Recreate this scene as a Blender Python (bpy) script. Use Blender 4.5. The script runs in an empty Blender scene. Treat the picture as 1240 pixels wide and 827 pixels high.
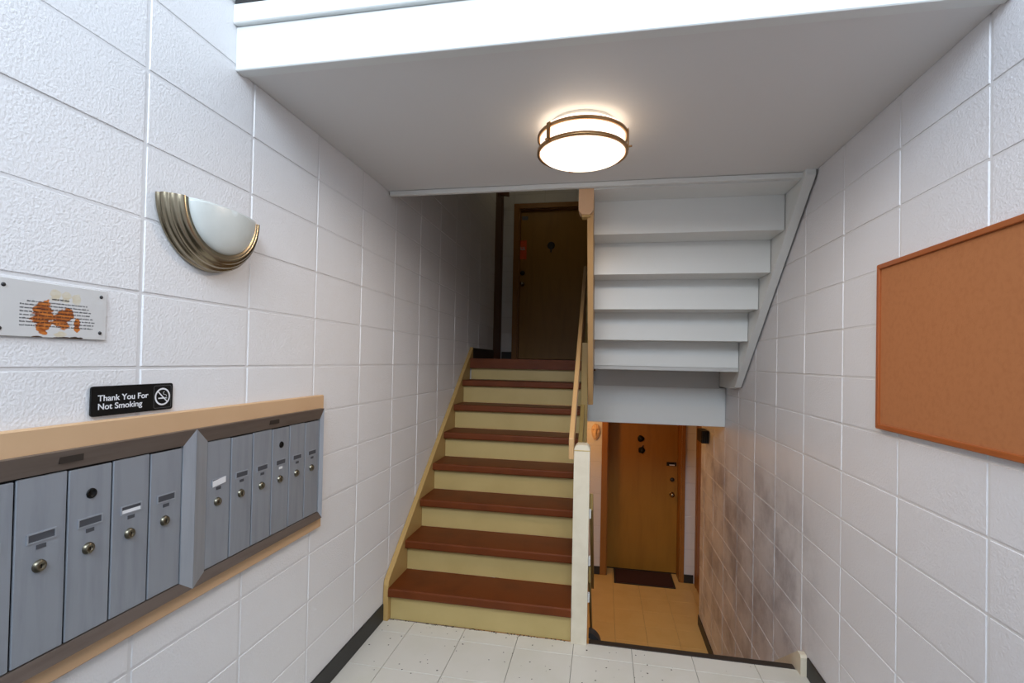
import bpy, bmesh, math, random
from mathutils import Vector, Matrix
random.seed(7)
C = bpy.context.scene.collection
R = math.radians

# ------------------------------------------------------------------ camera
YAW, PITCH, ROLL, FPX = 0.1838, 0.0138, 0.0202, 592.97
fw = Vector((-math.sin(YAW) * math.cos(PITCH), math.cos(YAW) * math.cos(PITCH), math.sin(PITCH)))
rt = Vector((math.cos(YAW), math.sin(YAW), 0)); up = rt.cross(fw)
rt2 = math.cos(ROLL) * rt + math.sin(ROLL) * up
up2 = -math.sin(ROLL) * rt + math.cos(ROLL) * up
CAM = Vector((0, 0, 1.525))
cd = bpy.data.cameras.new('camera'); cam = bpy.data.objects.new('camera', cd); C.objects.link(cam)
m = Matrix((rt2, up2, -fw)).transposed().to_4x4(); m.translation = CAM
cam.matrix_world = m
cd.sensor_fit = 'HORIZONTAL'; cd.sensor_width = 36; cd.lens = FPX / 1240 * 36
cd.shift_y = 15 / 1240; cd.clip_start = 0.05
bpy.context.scene.camera = cam

def project(p):
    q = Vector(p) - CAM
    z = q.dot(fw)
    if z < 0.05: return None
    return 620 + FPX * q.dot(rt2) / z, 428.5 - FPX * q.dot(up2) / z

# ------------------------------------------------------------------ light
sc = bpy.context.scene
w = bpy.data.worlds.new('world'); sc.world = w; w.use_nodes = True
bg = w.node_tree.nodes['Background']
bg.inputs[0].default_value = (0.80, 0.88, 1.0, 1); bg.inputs[1].default_value = 0.8
def area(name, loc, rot, sx, sy, power, col):
    l = bpy.data.lights.new(name, 'AREA'); l.shape = 'RECTANGLE'; l.size = sx; l.size_y = sy
    l.energy = power; l.color = col
    o = bpy.data.objects.new(name, l); o.location = loc; o.rotation_euler = rot; C.objects.link(o); return o
# daylight through the high opening behind the camera
area('entrance_daylight', (-0.1, -1.55, 3.55), (R(66), 0, 0), 2.0, 1.5, 106, (0.75, 0.87, 1.0))
def point(name, loc, power, col, rad):
    l = bpy.data.lights.new(name, 'POINT'); l.energy = power; l.color = col; l.shadow_soft_size = rad
    o = bpy.data.objects.new(name, l); o.location = loc; C.objects.link(o); return o
point('upper_hall_fill', (-0.9, 5.2, 4.0), 1.5, (1.0, 0.84, 0.50), 0.08)  # added fill without a fixture, lifts the dim upper hall
point('lower_hall_bulb', (-0.45, 5.55, 0.95), 12, (1.0, 0.47, 0.13), 0.08)
sc.view_settings.view_transform = 'Standard'; sc.view_settings.look = 'None'
sc.view_settings.gamma = 1; sc.view_settings.use_curve_mapping = False
sc.view_settings.exposure = 0.17

# ------------------------------------------------------------------ materials
def lin(c):
    return tuple((v / 255 / 12.92) if v <= 10 else ((v / 255 + 0.055) / 1.055) ** 2.4 for v in c) + (1,)
def mat(name, rgb, rough=0.6, metal=0.0, bump=0.0, bscale=60, var=0.0, vscale=8, dark=None, spec=None, stretch=None, detail=3):
    """rgb: sRGB 0..255 surface colour; bump = fine relief; var = mottling towards colour `dark`"""
    M = bpy.data.materials.new(name); M.use_nodes = True
    nt = M.node_tree; b = nt.nodes['Principled BSDF']
    b.inputs['Base Color'].default_value = lin(rgb); b.inputs['Roughness'].default_value = rough
    b.inputs['Metallic'].default_value = metal
    if spec is not None: b.inputs['Specular IOR Level'].default_value = spec
    geo = nt.nodes.new('ShaderNodeNewGeometry'); src = geo.outputs['Position']
    if stretch:
        mp = nt.nodes.new('ShaderNodeMapping'); mp.inputs['Scale'].default_value = stretch
        nt.links.new(src, mp.inputs[0]); src = mp.outputs[0]
    if bump:
        n = nt.nodes.new('ShaderNodeTexNoise'); n.inputs['Scale'].default_value = bscale; n.inputs['Detail'].default_value = detail
        nt.links.new(src, n.inputs['Vector'])
        bp = nt.nodes.new('ShaderNodeBump'); bp.inputs['Strength'].default_value = 1.0; bp.inputs['Distance'].default_value = bump
        nt.links.new(n.outputs['Fac'], bp.inputs['Height']); nt.links.new(bp.outputs[0], b.inputs['Normal'])
    if var:
        n2 = nt.nodes.new('ShaderNodeTexNoise'); n2.inputs['Scale'].default_value = vscale; n2.inputs['Detail'].default_value = 5
        nt.links.new(src, n2.inputs['Vector'])
        rp = nt.nodes.new('ShaderNodeMapRange'); rp.inputs['From Min'].default_value = 0.45; rp.inputs['From Max'].default_value = 0.72
        rp.inputs['To Max'].default_value = var
        nt.links.new(n2.outputs['Fac'], rp.inputs['Value'])
        mx = nt.nodes.new('ShaderNodeMix'); mx.data_type = 'RGBA'
        mx.inputs['A'].default_value = lin(rgb); mx.inputs['B'].default_value = lin(dark or tuple(v * 0.7 for v in rgb))
        nt.links.new(rp.outputs[0], mx.inputs['Factor']); nt.links.new(mx.outputs['Result'], b.inputs['Base Color'])
    return M
def emit(M, col, s):
    b = M.node_tree.nodes['Principled BSDF']
    b.inputs['Emission Color'].default_value = col + (1,); b.inputs['Emission Strength'].default_value = s

M = {}
M['block'] = mat('painted_block', (231, 230, 231), 0.42, bump=0.0017, bscale=150, detail=2)
M['block_worn_shaded'] = mat('painted_block_scuffed_shaded', (226, 225, 228), 0.42, bump=0.0017, bscale=150, detail=2)  # tint mixes real scuffs with painted stairwell shade
M['mortar'] = mat('painted_mortar', (222, 221, 222), 0.5, bump=0.001, bscale=120)
M['plaster'] = mat('painted_plaster', (214, 213, 213), 0.55, bump=0.0003, bscale=30)
M['soffit'] = mat('painted_soffit', (224, 223, 222), 0.6, bump=0.0004, bscale=40)
M['white_paint'] = mat('white_gloss_paint', (226, 228, 226), 0.35, bump=0.0003, bscale=25)
M['shade_grey'] = mat('shade_grey_paint', (196, 196, 194), 0.45)  # recess shade of the landing lip and panel put into the colour
M['cream'] = mat('cream_paint', (192, 168, 110), 0.45, bump=0.0004, bscale=20, var=0.35, vscale=5, dark=(172, 148, 90))
M['cream_pale'] = mat('pale_cream_paint', (222, 212, 190), 0.4, bump=0.0005, bscale=30, var=0.4, vscale=9, dark=(190, 176, 150))
M['tan_paint'] = mat('tan_paint', (184, 150, 92), 0.45, bump=0.0003, bscale=20)
M['board'] = mat('tan_board_paint', (208, 172, 134), 0.45, bump=0.0003, bscale=20, var=0.25, vscale=4, dark=(190, 150, 110))
M['olive'] = mat('olive_rail_paint', (150, 126, 74), 0.45)
M['handrail'] = mat('handrail_paint', (198, 158, 108), 0.42)
M['peach'] = mat('peach_paint', (222, 178, 138), 0.45, bump=0.0003, bscale=30)
M['tread'] = mat('red_brown_tread', (106, 50, 15), 0.5, bump=0.0004, bscale=40, var=0.5, vscale=7, dark=(80, 36, 10), spec=0.25)
M['tile'] = mat('vinyl_tile', (216, 212, 202), 0.4, bump=0.0002, bscale=20, var=0.3, vscale=4, dark=(196, 194, 172))
M['tile_low'] = mat('tan_vinyl_tile', (222, 190, 122), 0.4, var=0.35, vscale=5, dark=(204, 168, 98))
M['tile_joint'] = mat('tile_joint', (70, 64, 54), 0.8)
M['fleck'] = mat('floor_fleck', (66, 60, 48), 0.8)
M['rubber'] = mat('black_rubber', (40, 40, 40), 0.5, var=0.2, dark=(58, 58, 56))
M['nosing'] = mat('dark_nosing', (44, 36, 30), 0.5)
M['door_wood'] = mat('brown_door', (166, 118, 38), 0.45, bump=0.0002, bscale=14, var=0.5, vscale=5, dark=(146, 100, 28), stretch=(3, 3, 0.4))
M['casing'] = mat('brown_casing', (158, 106, 44), 0.45, var=0.3, vscale=6, dark=(128, 78, 32))
M['casing_dark'] = mat('dark_brown_casing', (98, 58, 34), 0.45)
M['steel'] = mat('galvanised_door', (158, 164, 173), 0.45, metal=0.45, bump=0.0002, bscale=30, var=0.55, vscale=6, dark=(136, 142, 152), stretch=(1, 6, 0.7))
M['steel_frame'] = mat('galvanised_frame', (168, 173, 181), 0.42, metal=0.45, var=0.5, vscale=6, dark=(142, 148, 157), stretch=(1, 8, 0.7))
M['brown_frame'] = mat('dark_brown_frame', (112, 100, 92), 0.45, metal=0.35, var=0.5, vscale=10, dark=(90, 78, 70), stretch=(1, 0.6, 6))  # top and bottom mailbox rails, darker and browner than the stiles
M['slot'] = mat('slot_dark', (70, 72, 78), 0.5)
M['paper'] = mat('paper_card', (226, 226, 228), 0.7)
M['lock'] = mat('lock_metal', (126, 120, 104), 0.3, metal=0.95)
M['black'] = mat('black_plastic', (10, 10, 11), 0.45, spec=0.25)
M['ink'] = mat('black_ink', (36, 36, 40), 0.7)
M['white_print'] = mat('white_print', (232, 232, 236), 0.6)
M['grey_print'] = mat('grey_print', (120, 120, 124), 0.6)
M['screw'] = mat('dark_screw', (62, 62, 64), 0.4, metal=0.6)
M['nickel'] = mat('aged_nickel', (158, 148, 128), 0.24, metal=1.0, var=0.5, vscale=9, dark=(112, 98, 72))
M['brass'] = mat('brushed_brass_ring', (176, 138, 96), 0.3, metal=1.0)
M['alabaster'] = mat('alabaster_glass', (214, 218, 214), 0.3, var=0.25, vscale=14, dark=(190, 196, 192))
M['cork'] = mat('cork', (176, 112, 66), 0.9, bump=0.0006, bscale=220, var=0.35, vscale=60, dark=(156, 92, 50))
M['cork_frame'] = mat('cork_board_frame', (164, 88, 40), 0.42, var=0.3, vscale=6, dark=(142, 72, 28))
M['mat'] = mat('doormat_pile', (62, 30, 22), 0.95, bump=0.002, bscale=300)
M['orange'] = mat('orange_card', (240, 92, 34), 0.6)
M['lamp'] = mat('lamp_diffuser', (250, 240, 225), 0.4); emit(M['lamp'], (1.0, 0.82, 0.64), 1.9)
M['stone_face'] = mat('painted_plaster_relief', (226, 196, 168), 0.5)
M['lamp_pan'] = mat('lamp_pan', (236, 234, 228), 0.5)

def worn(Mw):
    """scuffs and hand grime low on the right stair wall plus stairwell shade painted into the colour"""
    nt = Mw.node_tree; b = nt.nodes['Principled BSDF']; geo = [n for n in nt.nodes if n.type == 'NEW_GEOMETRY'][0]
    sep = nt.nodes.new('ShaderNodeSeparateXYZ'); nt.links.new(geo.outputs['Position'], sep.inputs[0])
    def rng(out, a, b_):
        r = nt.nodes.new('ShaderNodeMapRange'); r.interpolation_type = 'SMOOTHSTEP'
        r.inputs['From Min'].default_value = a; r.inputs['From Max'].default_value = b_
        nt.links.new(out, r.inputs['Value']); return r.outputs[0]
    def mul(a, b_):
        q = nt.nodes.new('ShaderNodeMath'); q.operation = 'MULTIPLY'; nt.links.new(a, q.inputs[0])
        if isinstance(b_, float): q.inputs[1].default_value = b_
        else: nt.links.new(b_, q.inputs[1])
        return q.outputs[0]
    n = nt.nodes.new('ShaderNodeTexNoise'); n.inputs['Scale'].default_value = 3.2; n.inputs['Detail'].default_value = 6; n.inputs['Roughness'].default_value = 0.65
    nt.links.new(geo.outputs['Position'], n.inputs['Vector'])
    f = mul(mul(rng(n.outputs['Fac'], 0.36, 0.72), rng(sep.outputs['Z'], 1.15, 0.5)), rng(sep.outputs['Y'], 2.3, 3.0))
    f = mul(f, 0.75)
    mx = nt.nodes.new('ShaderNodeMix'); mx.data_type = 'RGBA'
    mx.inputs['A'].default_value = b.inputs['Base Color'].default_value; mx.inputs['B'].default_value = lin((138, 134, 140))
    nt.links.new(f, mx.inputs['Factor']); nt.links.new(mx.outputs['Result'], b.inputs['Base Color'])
worn(M['block_worn_shaded'])

# ------------------------------------------------------------------ builders
WL = {}                                                     # world location of each root / part
def link(name, bm, material, parent=None, origin=None, smooth=False):
    """one mesh object; verts of bm are in world coordinates; origin = base centre unless given"""
    bmesh.ops.recalc_face_normals(bm, faces=bm.faces[:])
    xs = [v.co for v in bm.verts]
    if origin is None:
        mn = [min(c[i] for c in xs) for i in range(3)]; mx = [max(c[i] for c in xs) for i in range(3)]
        origin = ((mn[0] + mx[0]) / 2, (mn[1] + mx[1]) / 2, mn[2])
    origin = Vector(origin)
    bmesh.ops.translate(bm, verts=bm.verts[:], vec=-origin)
    me = bpy.data.meshes.new(name); bm.to_mesh(me); bm.free()
    if smooth:
        for p in me.polygons: p.use_smooth = True
    me.materials.append(M[material] if isinstance(material, str) else material)
    o = bpy.data.objects.new(name, me); C.objects.link(o)
    WL[o.name] = origin
    if parent is not None:
        o.parent = parent; o.location = origin - WL[parent.name]
    else: o.location = origin
    return o
def tag(o, label, cat, group=None):
    o['label'] = label; o['category'] = cat
    if group: o['group'] = group
    return o
def root(name, loc, label=None, cat=None, group=None):
    o = bpy.data.objects.new(name, None); o.location = loc; o.empty_display_size = 0.1; C.objects.link(o)
    WL[o.name] = Vector(loc)
    if label: tag(o, label, cat, group)
    return o
def struct(o): o['kind'] = 'structure'; return o
def add_box(bm, a, b, bev=0.0, seg=1):
    mn = [min(a[i], b[i]) for i in range(3)]; mx = [max(a[i], b[i]) for i in range(3)]
    vs = [bm.verts.new((x, y, z)) for x in (mn[0], mx[0]) for y in (mn[1], mx[1]) for z in (mn[2], mx[2])]
    fs = [(0, 1, 3, 2), (4, 6, 7, 5), (0, 4, 5, 1), (2, 3, 7, 6), (0, 2, 6, 4), (1, 5, 7, 3)]
    faces = [bm.faces.new([vs[i] for i in f]) for f in fs]
    if bev:
        ed = list({e for f in faces for e in f.edges})
        bmesh.ops.bevel(bm, geom=ed, offset=bev, segments=seg, affect='EDGES', profile=0.5)
def box(name, a, b, material, parent=None, bev=0.0, seg=1, **k):
    bm = bmesh.new(); add_box(bm, a, b, bev, seg); return link(name, bm, material, parent, **k)
def add_prism(bm, pts, axis, lo, hi):
    """polygon pts in the plane normal to axis (X: (y,z), Y: (x,z), Z: (x,y)) extruded lo..hi"""
    def P(p, h):
        return (h, p[0], p[1]) if axis == 'X' else (p[0], h, p[1]) if axis == 'Y' else (p[0], p[1], h)
    lo_v = [bm.verts.new(P(p, lo)) for p in pts]; hi_v = [bm.verts.new(P(p, hi)) for p in pts]
    n = len(pts)
    bm.faces.new(lo_v); bm.faces.new(hi_v)
    for i in range(n): bm.faces.new((lo_v[i], lo_v[(i + 1) % n], hi_v[(i + 1) % n], hi_v[i]))
def prism(name, pts, axis, lo, hi, material, parent=None, bev=0.0, **k):
    bm = bmesh.new(); add_prism(bm, pts, axis, lo, hi)
    if bev: bmesh.ops.bevel(bm, geom=bm.edges[:], offset=bev, segments=1, affect='EDGES')
    return link(name, bm, material, parent, **k)
def add_lathe(bm, prof, centre, axis, n=40, a0=0.0, a1=2 * math.pi):
    """prof: (radius, height along axis); axis: unit Vector"""
    axis = Vector(axis).normalized()
    u = Vector((0, 0, 1)) if abs(axis.z) < 0.9 else Vector((1, 0, 0))
    u = (u - axis * u.dot(axis)).normalized(); v = axis.cross(u); c = Vector(centre)
    full = abs(a1 - a0 - 2 * math.pi) < 1e-6
    cnt = n if full else n + 1
    rings = []
    for r, h in prof:
        if r < 1e-6: rings.append([bm.verts.new(c + axis * h)])
        else: rings.append([bm.verts.new(c + axis * h + (u * math.cos(a0 + (a1 - a0) * i / n) + v * math.sin(a0 + (a1 - a0) * i / n)) * r) for i in range(cnt)])
    for A, B in zip(rings, rings[1:]):
        for i in range(n):
            j = (i + 1) % cnt
            q = [A[i % len(A)], A[j % len(A)], B[j % len(B)], B[i % len(B)]]
            q = [x for k, x in enumerate(q) if x not in q[:k]]
            if len(q) > 2: bm.faces.new(q)
def lathe(name, prof, centre, axis, material, parent=None, n=40, smooth=True, **k):
    bm = bmesh.new(); add_lathe(bm, prof, centre, axis, n); return link(name, bm, material, parent, smooth=smooth, **k)
def torus_prof(r, t, h, k=10):
    return [(r + t * math.cos(2 * math.pi * i / k), h + t * math.sin(2 * math.pi * i / k)) for i in range(k + 1)]
def ring(name, r, t, h, centre, axis, material, parent, n=56, sq=None):
    bm = bmesh.new()
    prof = torus_prof(r, t, h) if sq is None else [(r, h - sq), (r + t, h - sq), (r + t, h + sq), (r, h + sq), (r, h - sq)]
    add_lathe(bm, prof, centre, axis, n)
    bmesh.ops.remove_doubles(bm, verts=bm.verts[:], dist=1e-5)
    return link(name, bm, material, parent, smooth=True)

# ------------------------------------------------------------------ main dimensions
XL, XR = -1.2333, 1.0155
H, G, Y0 = 0.1925, 0.2406, 2.7178
LAND, LOW, SLAB = 1.54, -1.155, 2.72
CEIL = 2.49
YW = 6.343                                                   # end wall with the flat doors
YE = 2.714                                                   # edge of the entry floor

# ------------------------------------------------------------------ structure: walls with their blocks
J = 0.006
block_mesh = {}
def block(parent, lo, hi, face_axis, face, sgn, material):
    """one concrete block in world box lo..hi (2-D: horizontal, z), front face at `face`, body running away from the room"""
    wdt, hgt = hi[0] - lo[0], hi[1] - lo[1]
    key = (face_axis, sgn, round(wdt, 3), round(hgt, 3), material)
    if key not in block_mesh:
        bm = bmesh.new()
        d = 0.05
        hw, hh = wdt / 2, hgt / 2
        cu_, cz_, c = 0.0045, 0.0025, 0.005
        def V(u, z, dep):
            return (-sgn * dep, u, z) if face_axis == 'X' else (u, -sgn * dep, z)
        f = [bm.verts.new(V(u, z, 0)) for u, z in ((-hw + cu_, -hh + cz_), (hw - cu_, -hh + cz_), (hw - cu_, hh - cz_), (-hw + cu_, hh - cz_))]
        e = [bm.verts.new(V(u, z, c)) for u, z in ((-hw, -hh), (hw, -hh), (hw, hh), (-hw, hh))]
        g = [bm.verts.new(V(u, z, d)) for u, z in ((-hw, -hh), (hw, -hh), (hw, hh), (-hw, hh))]
        bm.faces.new(f); bm.faces.new(g)
        for i in range(4):
            j = (i + 1) % 4
            bm.faces.new((f[i], f[j], e[j], e[i])); bm.faces.new((e[i], e[j], g[j], g[i]))
        bmesh.ops.recalc_face_normals(bm, faces=bm.faces[:])
        me = bpy.data.meshes.new('block'); bm.to_mesh(me); bm.free(); me.materials.append(M[material])
        block_mesh[key] = me
    o = bpy.data.objects.new('block', block_mesh[key]); C.objects.link(o)
    u = (lo[0] + hi[0]) / 2; z = (lo[1] + hi[1]) / 2
    jit = -sgn * random.uniform(0.0, 0.0018)
    loc = Vector((face + jit, u, z)) if face_axis == 'X' else Vector((u, face + jit, z))
    o.parent = parent; o.location = loc - WL[parent.name]
def in_view(pts, mrg=230):
    q = [project(p) for p in pts]
    q = [p for p in q if p]
    if not q: return False
    xs = [p[0] for p in q]; ys = [p[1] for p in q]
    return max(xs) > -mrg and min(xs) < 1240 + mrg and max(ys) > -mrg and min(ys) < 827 + mrg
def lay(parent, axis, face, sgn, u0, first, umin, umax, zmin, zmax, material, ok=None):
    k0 = int((umin - first) // 0.4064) - 1
    z0 = 1.485
    for i in range(k0, k0 + 60):
        a = first + 0.4064 * i; b = a + 0.4064
        a2, b2 = max(a, umin), min(b, umax)
        if b2 - a2 < 0.03: continue
        for k in range(-16, 20):
            lo, hi = z0 + 0.2032 * k, z0 + 0.2032 * (k + 1)
            lo2, hi2 = max(lo, zmin), min(hi, zmax)
            if hi2 - lo2 < 0.02: continue
            corners = [((face, u, z) if axis == 'X' else (u, face, z)) for u in (a2, b2) for z in (lo2, hi2)]
            if not in_view(corners): continue
            if ok and not ok(a2, b2, lo2, hi2): continue
            block(parent, (a2 + J / 2 if a2 == a else a2, lo2 + J / 2), (b2 - J / 2 if b2 == b else b2, hi2 - J / 2), axis, face, sgn, material)

DEEP = 0.0032
wall_left = struct(box('wall_left', (-1.62, -1.6, -1.3), (XL - DEEP, 5.45, 4.6), 'mortar'))
lay(wall_left, 'X', XL, 1, 0, 1.119, 0.5, 5.45, LOW, 4.0, 'block',
    ok=lambda a, b, z, t: not (b > Y0 and t < 0.8 * (a - Y0) - 0.05) and (t > 0) )
wall_right = struct(box('wall_right', (XR + DEEP, -1.6, -1.3), (1.42, 5.36, 4.6), 'mortar'))
lay(wall_right, 'X', XR, -1, 0, 1.5213, 0.3, 5.36, LOW, 4.0, 'block_worn_shaded', ok=lambda a, b, z, t: a > 2.6 or t > 0)
OL, OR_, OT = (-1.118, -0.20, 3.53), (0.080, 0.978, 0.89), 0.24    # door openings (x0, x1, top) and how deep the leaves sit
bm = bmesh.new()
for a, b in (((-1.62, -1.3), (OL[0], 4.6)), ((OL[0], -1.3), (OL[1], LAND - 0.02)), ((OL[0], OL[2]), (OL[1], 4.6)), ((OL[1], -1.3), (OR_[0], 4.6)),
             ((OR_[0], -1.3), (OR_[1], LOW - 0.02)), ((OR_[0], OR_[2]), (OR_[1], 4.6)), ((OR_[1], -1.3), (1.42, 4.6))):
    add_box(bm, (a[0], YW + DEEP, a[1]), (b[0], YW + 0.32, b[1]))
add_box(bm, (-1.62, YW + 0.32, -1.3), (1.42, YW + 0.45, 4.6))
wall_back = struct(link('wall_back', bm, 'mortar'))
lay(wall_back, 'Y', YW, -1, 0, 0.004 - 0.4064, -0.6, 0.004, LOW, 1.2, 'block')
lay(wall_back, 'Y', YW, -1, 0, 1.022, 1.022, 1.148, LOW, 1.2, 'block')
lay(wall_back, 'Y', YW, -1, 0, -1.333, -1.333, -1.188, LAND, 4.2, 'block')
lay(wall_back, 'Y', YW, -1, 0, -1.186, -1.186, 0.6, 3.60, 4.2, 'block')
struct(box('wall_recess_left', (-1.62, 5.45, -1.3), (-1.335, YW, 4.6), 'plaster'))
struct(box('wall_recess_right', (1.15, 5.36, -1.3), (1.42, YW, 4.6), 'plaster'))
# wall behind the camera, unseen; its high opening is shaped to admit daylight
bm = bmesh.new()
add_box(bm, (-1.62, -1.8, -0.2), (-1.15, -1.6, 4.6)); add_box(bm, (0.95, -1.8, -0.2), (1.42, -1.6, 4.6)); add_box(bm, (-1.15, -1.8, 4.3), (0.95, -1.6, 4.6)); add_box(bm, (-1.15, -1.8, -0.2), (0.95, -1.6, 2.6))
struct(link('wall_front', bm, 'plaster'))
# unseen wall added to block daylight from the upper hall, back from the fascia
struct(box('wall_upper_light_block', (XL + 0.001, 1.52, 2.7125), (XR - 0.001, 1.60, 4.6), 'plaster'))
# ceilings
struct(box('ceiling_top', (-1.62, -1.8, 4.6), (1.42, 6.7, 4.75), 'soffit'))
ceiling = struct(box('ceiling', (XL + 0.001, 1.478, CEIL), (XR - 0.001, 2.640, SLAB - 0.02), 'soffit'))
# soffit edge: fascia boards, black floor edge, white bead at the stair side
struct(box('trim_1', (XL - 0.002, 1.435, 2.482), (XR, 1.478, 2.632), 'white_paint', bev=0.003))
struct(box('trim_2', (XL - 0.002, 1.418, 2.632), (XR, 1.478, 2.698), 'white_paint', bev=0.003))
struct(box('trim_3', (XL + 0.001, 1.422, 2.6985), (XR - 0.001, 1.519, 2.735), 'rubber', bev=0.003))
struct(box('trim_4', (XL + 0.006, 2.632, 2.462), (1.004, 2.662, CEIL - 0.001), 'white_paint', bev=0.005, seg=2))

# floors and tiles
floor = struct(box('floor', (XL - 0.03, -1.8, -0.14), (XR + 0.03, YE - 0.002, -0.004), 'tile_joint'))
tile_mesh = {}
def tile(parent, x0, x1, y0, y1, z, material):
    key = (round(x1 - x0, 3), round(y1 - y0, 3), material)
    if key not in tile_mesh:
        bm = bmesh.new(); hx, hy = (x1 - x0) / 2, (y1 - y0) / 2
        add_box(bm, (-hx, -hy, -0.005), (hx, hy, 0)); bmesh.ops.bevel(bm, geom=[e for e in bm.edges if all(v.co.z > -0.001 for v in e.verts)], offset=0.0012, segments=1, affect='EDGES')
        bmesh.ops.recalc_face_normals(bm, faces=bm.faces[:])
        me = bpy.data.meshes.new('tile'); bm.to_mesh(me); bm.free(); me.materials.append(M[material]); tile_mesh[key] = me
    o = bpy.data.objects.new('tile', tile_mesh[key]); C.objects.link(o)
    o.parent = parent; o.location = Vector(((x0 + x1) / 2, (y0 + y1) / 2, z)) - WL[parent.name]
def tiles(parent, xa, xb, fx, ya, yb, fy, z, material, S=0.3055, j=0.0011, ok=None):
    i = math.floor((xa - fx) / S)
    while fx + i * S < xb:
        x0, x1 = max(xa, fx + i * S), min(xb, fx + (i + 1) * S); k = math.floor((ya - fy) / S)
        while fy + k * S < yb:
            y0, y1 = max(ya, fy + k * S), min(yb, fy + (k + 1) * S)
            if x1 - x0 > 0.015 and y1 - y0 > 0.015 and (ok is None or ok(x0, x1, y0, y1)): tile(parent, x0 + j, x1 - j, y0 + j, y1 - j, z, material)
            k += 1
        i += 1
tiles(floor, XL, XR, -1.046, 1.15, YE - 0.002, 2.283, 0.0, 'tile', ok=lambda x0, x1, y0, y1: in_view([(x, y, 0) for x in (x0, x1) for y in (y0, y1)], 130))
bm = bmesh.new()                                            # chips and specks worn into the vinyl
for q in range(330):
    x, y = random.uniform(XL + 0.03, XR - 0.05), random.uniform(1.7, 2.69)
    if q > 200: x, y = random.uniform(XL + 0.04, -0.16), 2.713 - abs(random.gauss(0, 0.005))
    r = random.uniform(0.0015, 0.0055); a0 = random.random() * 6
    vs = [bm.verts.new((x + r * random.uniform(.5, 1.3) * math.cos(a0 + i * 1.047), y + r * random.uniform(.5, 1.3) * math.sin(a0 + i * 1.047), 0.0006)) for i in range(6)]
    bm.faces.new(vs)
o = link('fleck', bm, 'fleck', floor); o['kind'] = 'stuff'
floor_lower = struct(box('floor_lower', (XL - 0.03, 2.6, LOW - 0.15), (1.2, YW + 0.30, LOW - 0.004), 'tile_joint'))
tiles(floor_lower, XL + 0.02, 1.15, 0.165, 4.3, YW - 0.001, YW - 0.22, LOW, 'tile_low', j=0.0009)
tiles(floor_lower, 0.094, 0.964, 0.165, YW - 0.001, YW + OT - 0.013, YW - 0.22, LOW, 'tile_low', j=0.0009)
floor_upper = struct(box('floor_upper', (XL - 0.03, 4.36, 1.45), (1.2, YW + 0.30, LAND - 0.002), 'tread'))
struct(box('trim_5', (-0.05, YE - 0.002, -0.05), (0.982, YE + 0.045, 0.001), 'nosing', bev=0.004))
# landing: plywood lip, back panel, white beam face, soffit of the lower hall
struct(box('trim_6', (-0.064, 3.752, 1.476), (0.957, 4.36, 1.502), 'shade_grey'))
struct(box('trim_7', (-0.064, 4.335, 1.325), (0.957, 4.358, 1.476), 'shade_grey'))
struct(box('wall_beam', (-0.126, 4.36, 1.005), (XR - 0.002, 4.42, 1.330), 'white_paint', bev=0.003))
struct(box('ceiling_lower', (XL - 0.03, 4.42, 1.20), (1.2, YW + 0.05, 1.45), 'soffit'))

# skirtings
struct(box('baseboard_left', (XL - 0.004, -1.6, 0), (XL + 0.006, 2.688, 0.097), 'rubber', bev=0.002))
struct(box('baseboard_right', (XR - 0.006, -1.6, 0), (XR + 0.004, 2.655, 0.097), 'rubber', bev=0.002))
struct(box('baseboard_landing', (XL - 0.004, 4.47, LAND), (XL + 0.006, 5.452, LAND + 0.10), 'rubber'))
struct(box('baseboard_landing_back', (-1.32, YW - 0.008, LAND), (-1.18, YW + 0.004, LAND + 0.10), 'rubber'))
struct(box('baseboard_lower_right', (XR - 0.007, 4.0, LOW), (XR + 0.004, 5.362, LOW + 0.10), 'rubber'))
struct(box('baseboard_lower_left', (-0.6, YW - 0.010, LOW), (0.006, YW + 0.004, LOW + 0.10), 'rubber'))
struct(box('baseboard_lower_back', (1.019, YW - 0.012, LOW), (1.13, YW + 0.004, LOW + 0.10), 'rubber'))

# ------------------------------------------------------------------ doors of the flats
def door(name, x0, x1, z0, z1, cl, cr, ct, deep):
    d = struct(root(name, ((x0 + x1) / 2, YW, z0)))
    yl = YW + deep
    box('door_leaf', (x0 + 0.013, yl - 0.012, z0 + 0.012), (x1 - 0.013, yl + 0.03, z1 - 0.013), 'door_wood', d, bev=0.002)
    for a, b in (((x0 - cl, z0), (x0, z1 + ct)), ((x1, z0), (x1 + cr, z1 + ct)), ((x0, z1), (x1, z1 + ct))):
        box('casing', (a[0], YW - 0.016, a[1]), (b[0], YW + 0.010, b[1]), 'casing', d, bev=0.003)
    # jamb linings of the deep opening
    for a, b in (((x0, z0), (x0 + 0.012, z1)), ((x1 - 0.012, z0), (x1, z1)), ((x0 + 0.012, z1 - 0.012), (x1 - 0.012, z1))):
        box('jamb', (a[0], YW + 0.010, a[1]), (b[0], yl + 0.03, b[1]), 'casing', d)
    return d
door_up = door('door_1', OL[0], OL[1], LAND, OL[2], 0.068, 0.068, 0.065, 0.08)
door_lo = door('door_2', OR_[0], OR_[1], LOW, OR_[2], 0.074, 0.042, 0.06, OT)
FY = YW + OT - 0.012                                        # front of the lower leaf, and of the upper one
FU = YW + 0.08 - 0.012
def far(x, z, F=None):
    q = (F or FY) / YW; return x * q, 1.525 + (z - 1.525) * q
AX = (0, -1, 0)
KNOB = [(0, 0.066), (0.018, 0.064), (0.027, 0.052), (0.026, 0.040), (0.014, 0.030), (0.012, 0.012), (0.030, 0.008), (0.032, 0)]
def at(x, z, F=None): q = far(x, z, F); return (q[0], (F or FY) - 0.0005, q[1])
lathe('door_knob', KNOB, at(-1.060, 2.535, FU), AX, 'nickel', door_up, 24)
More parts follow.
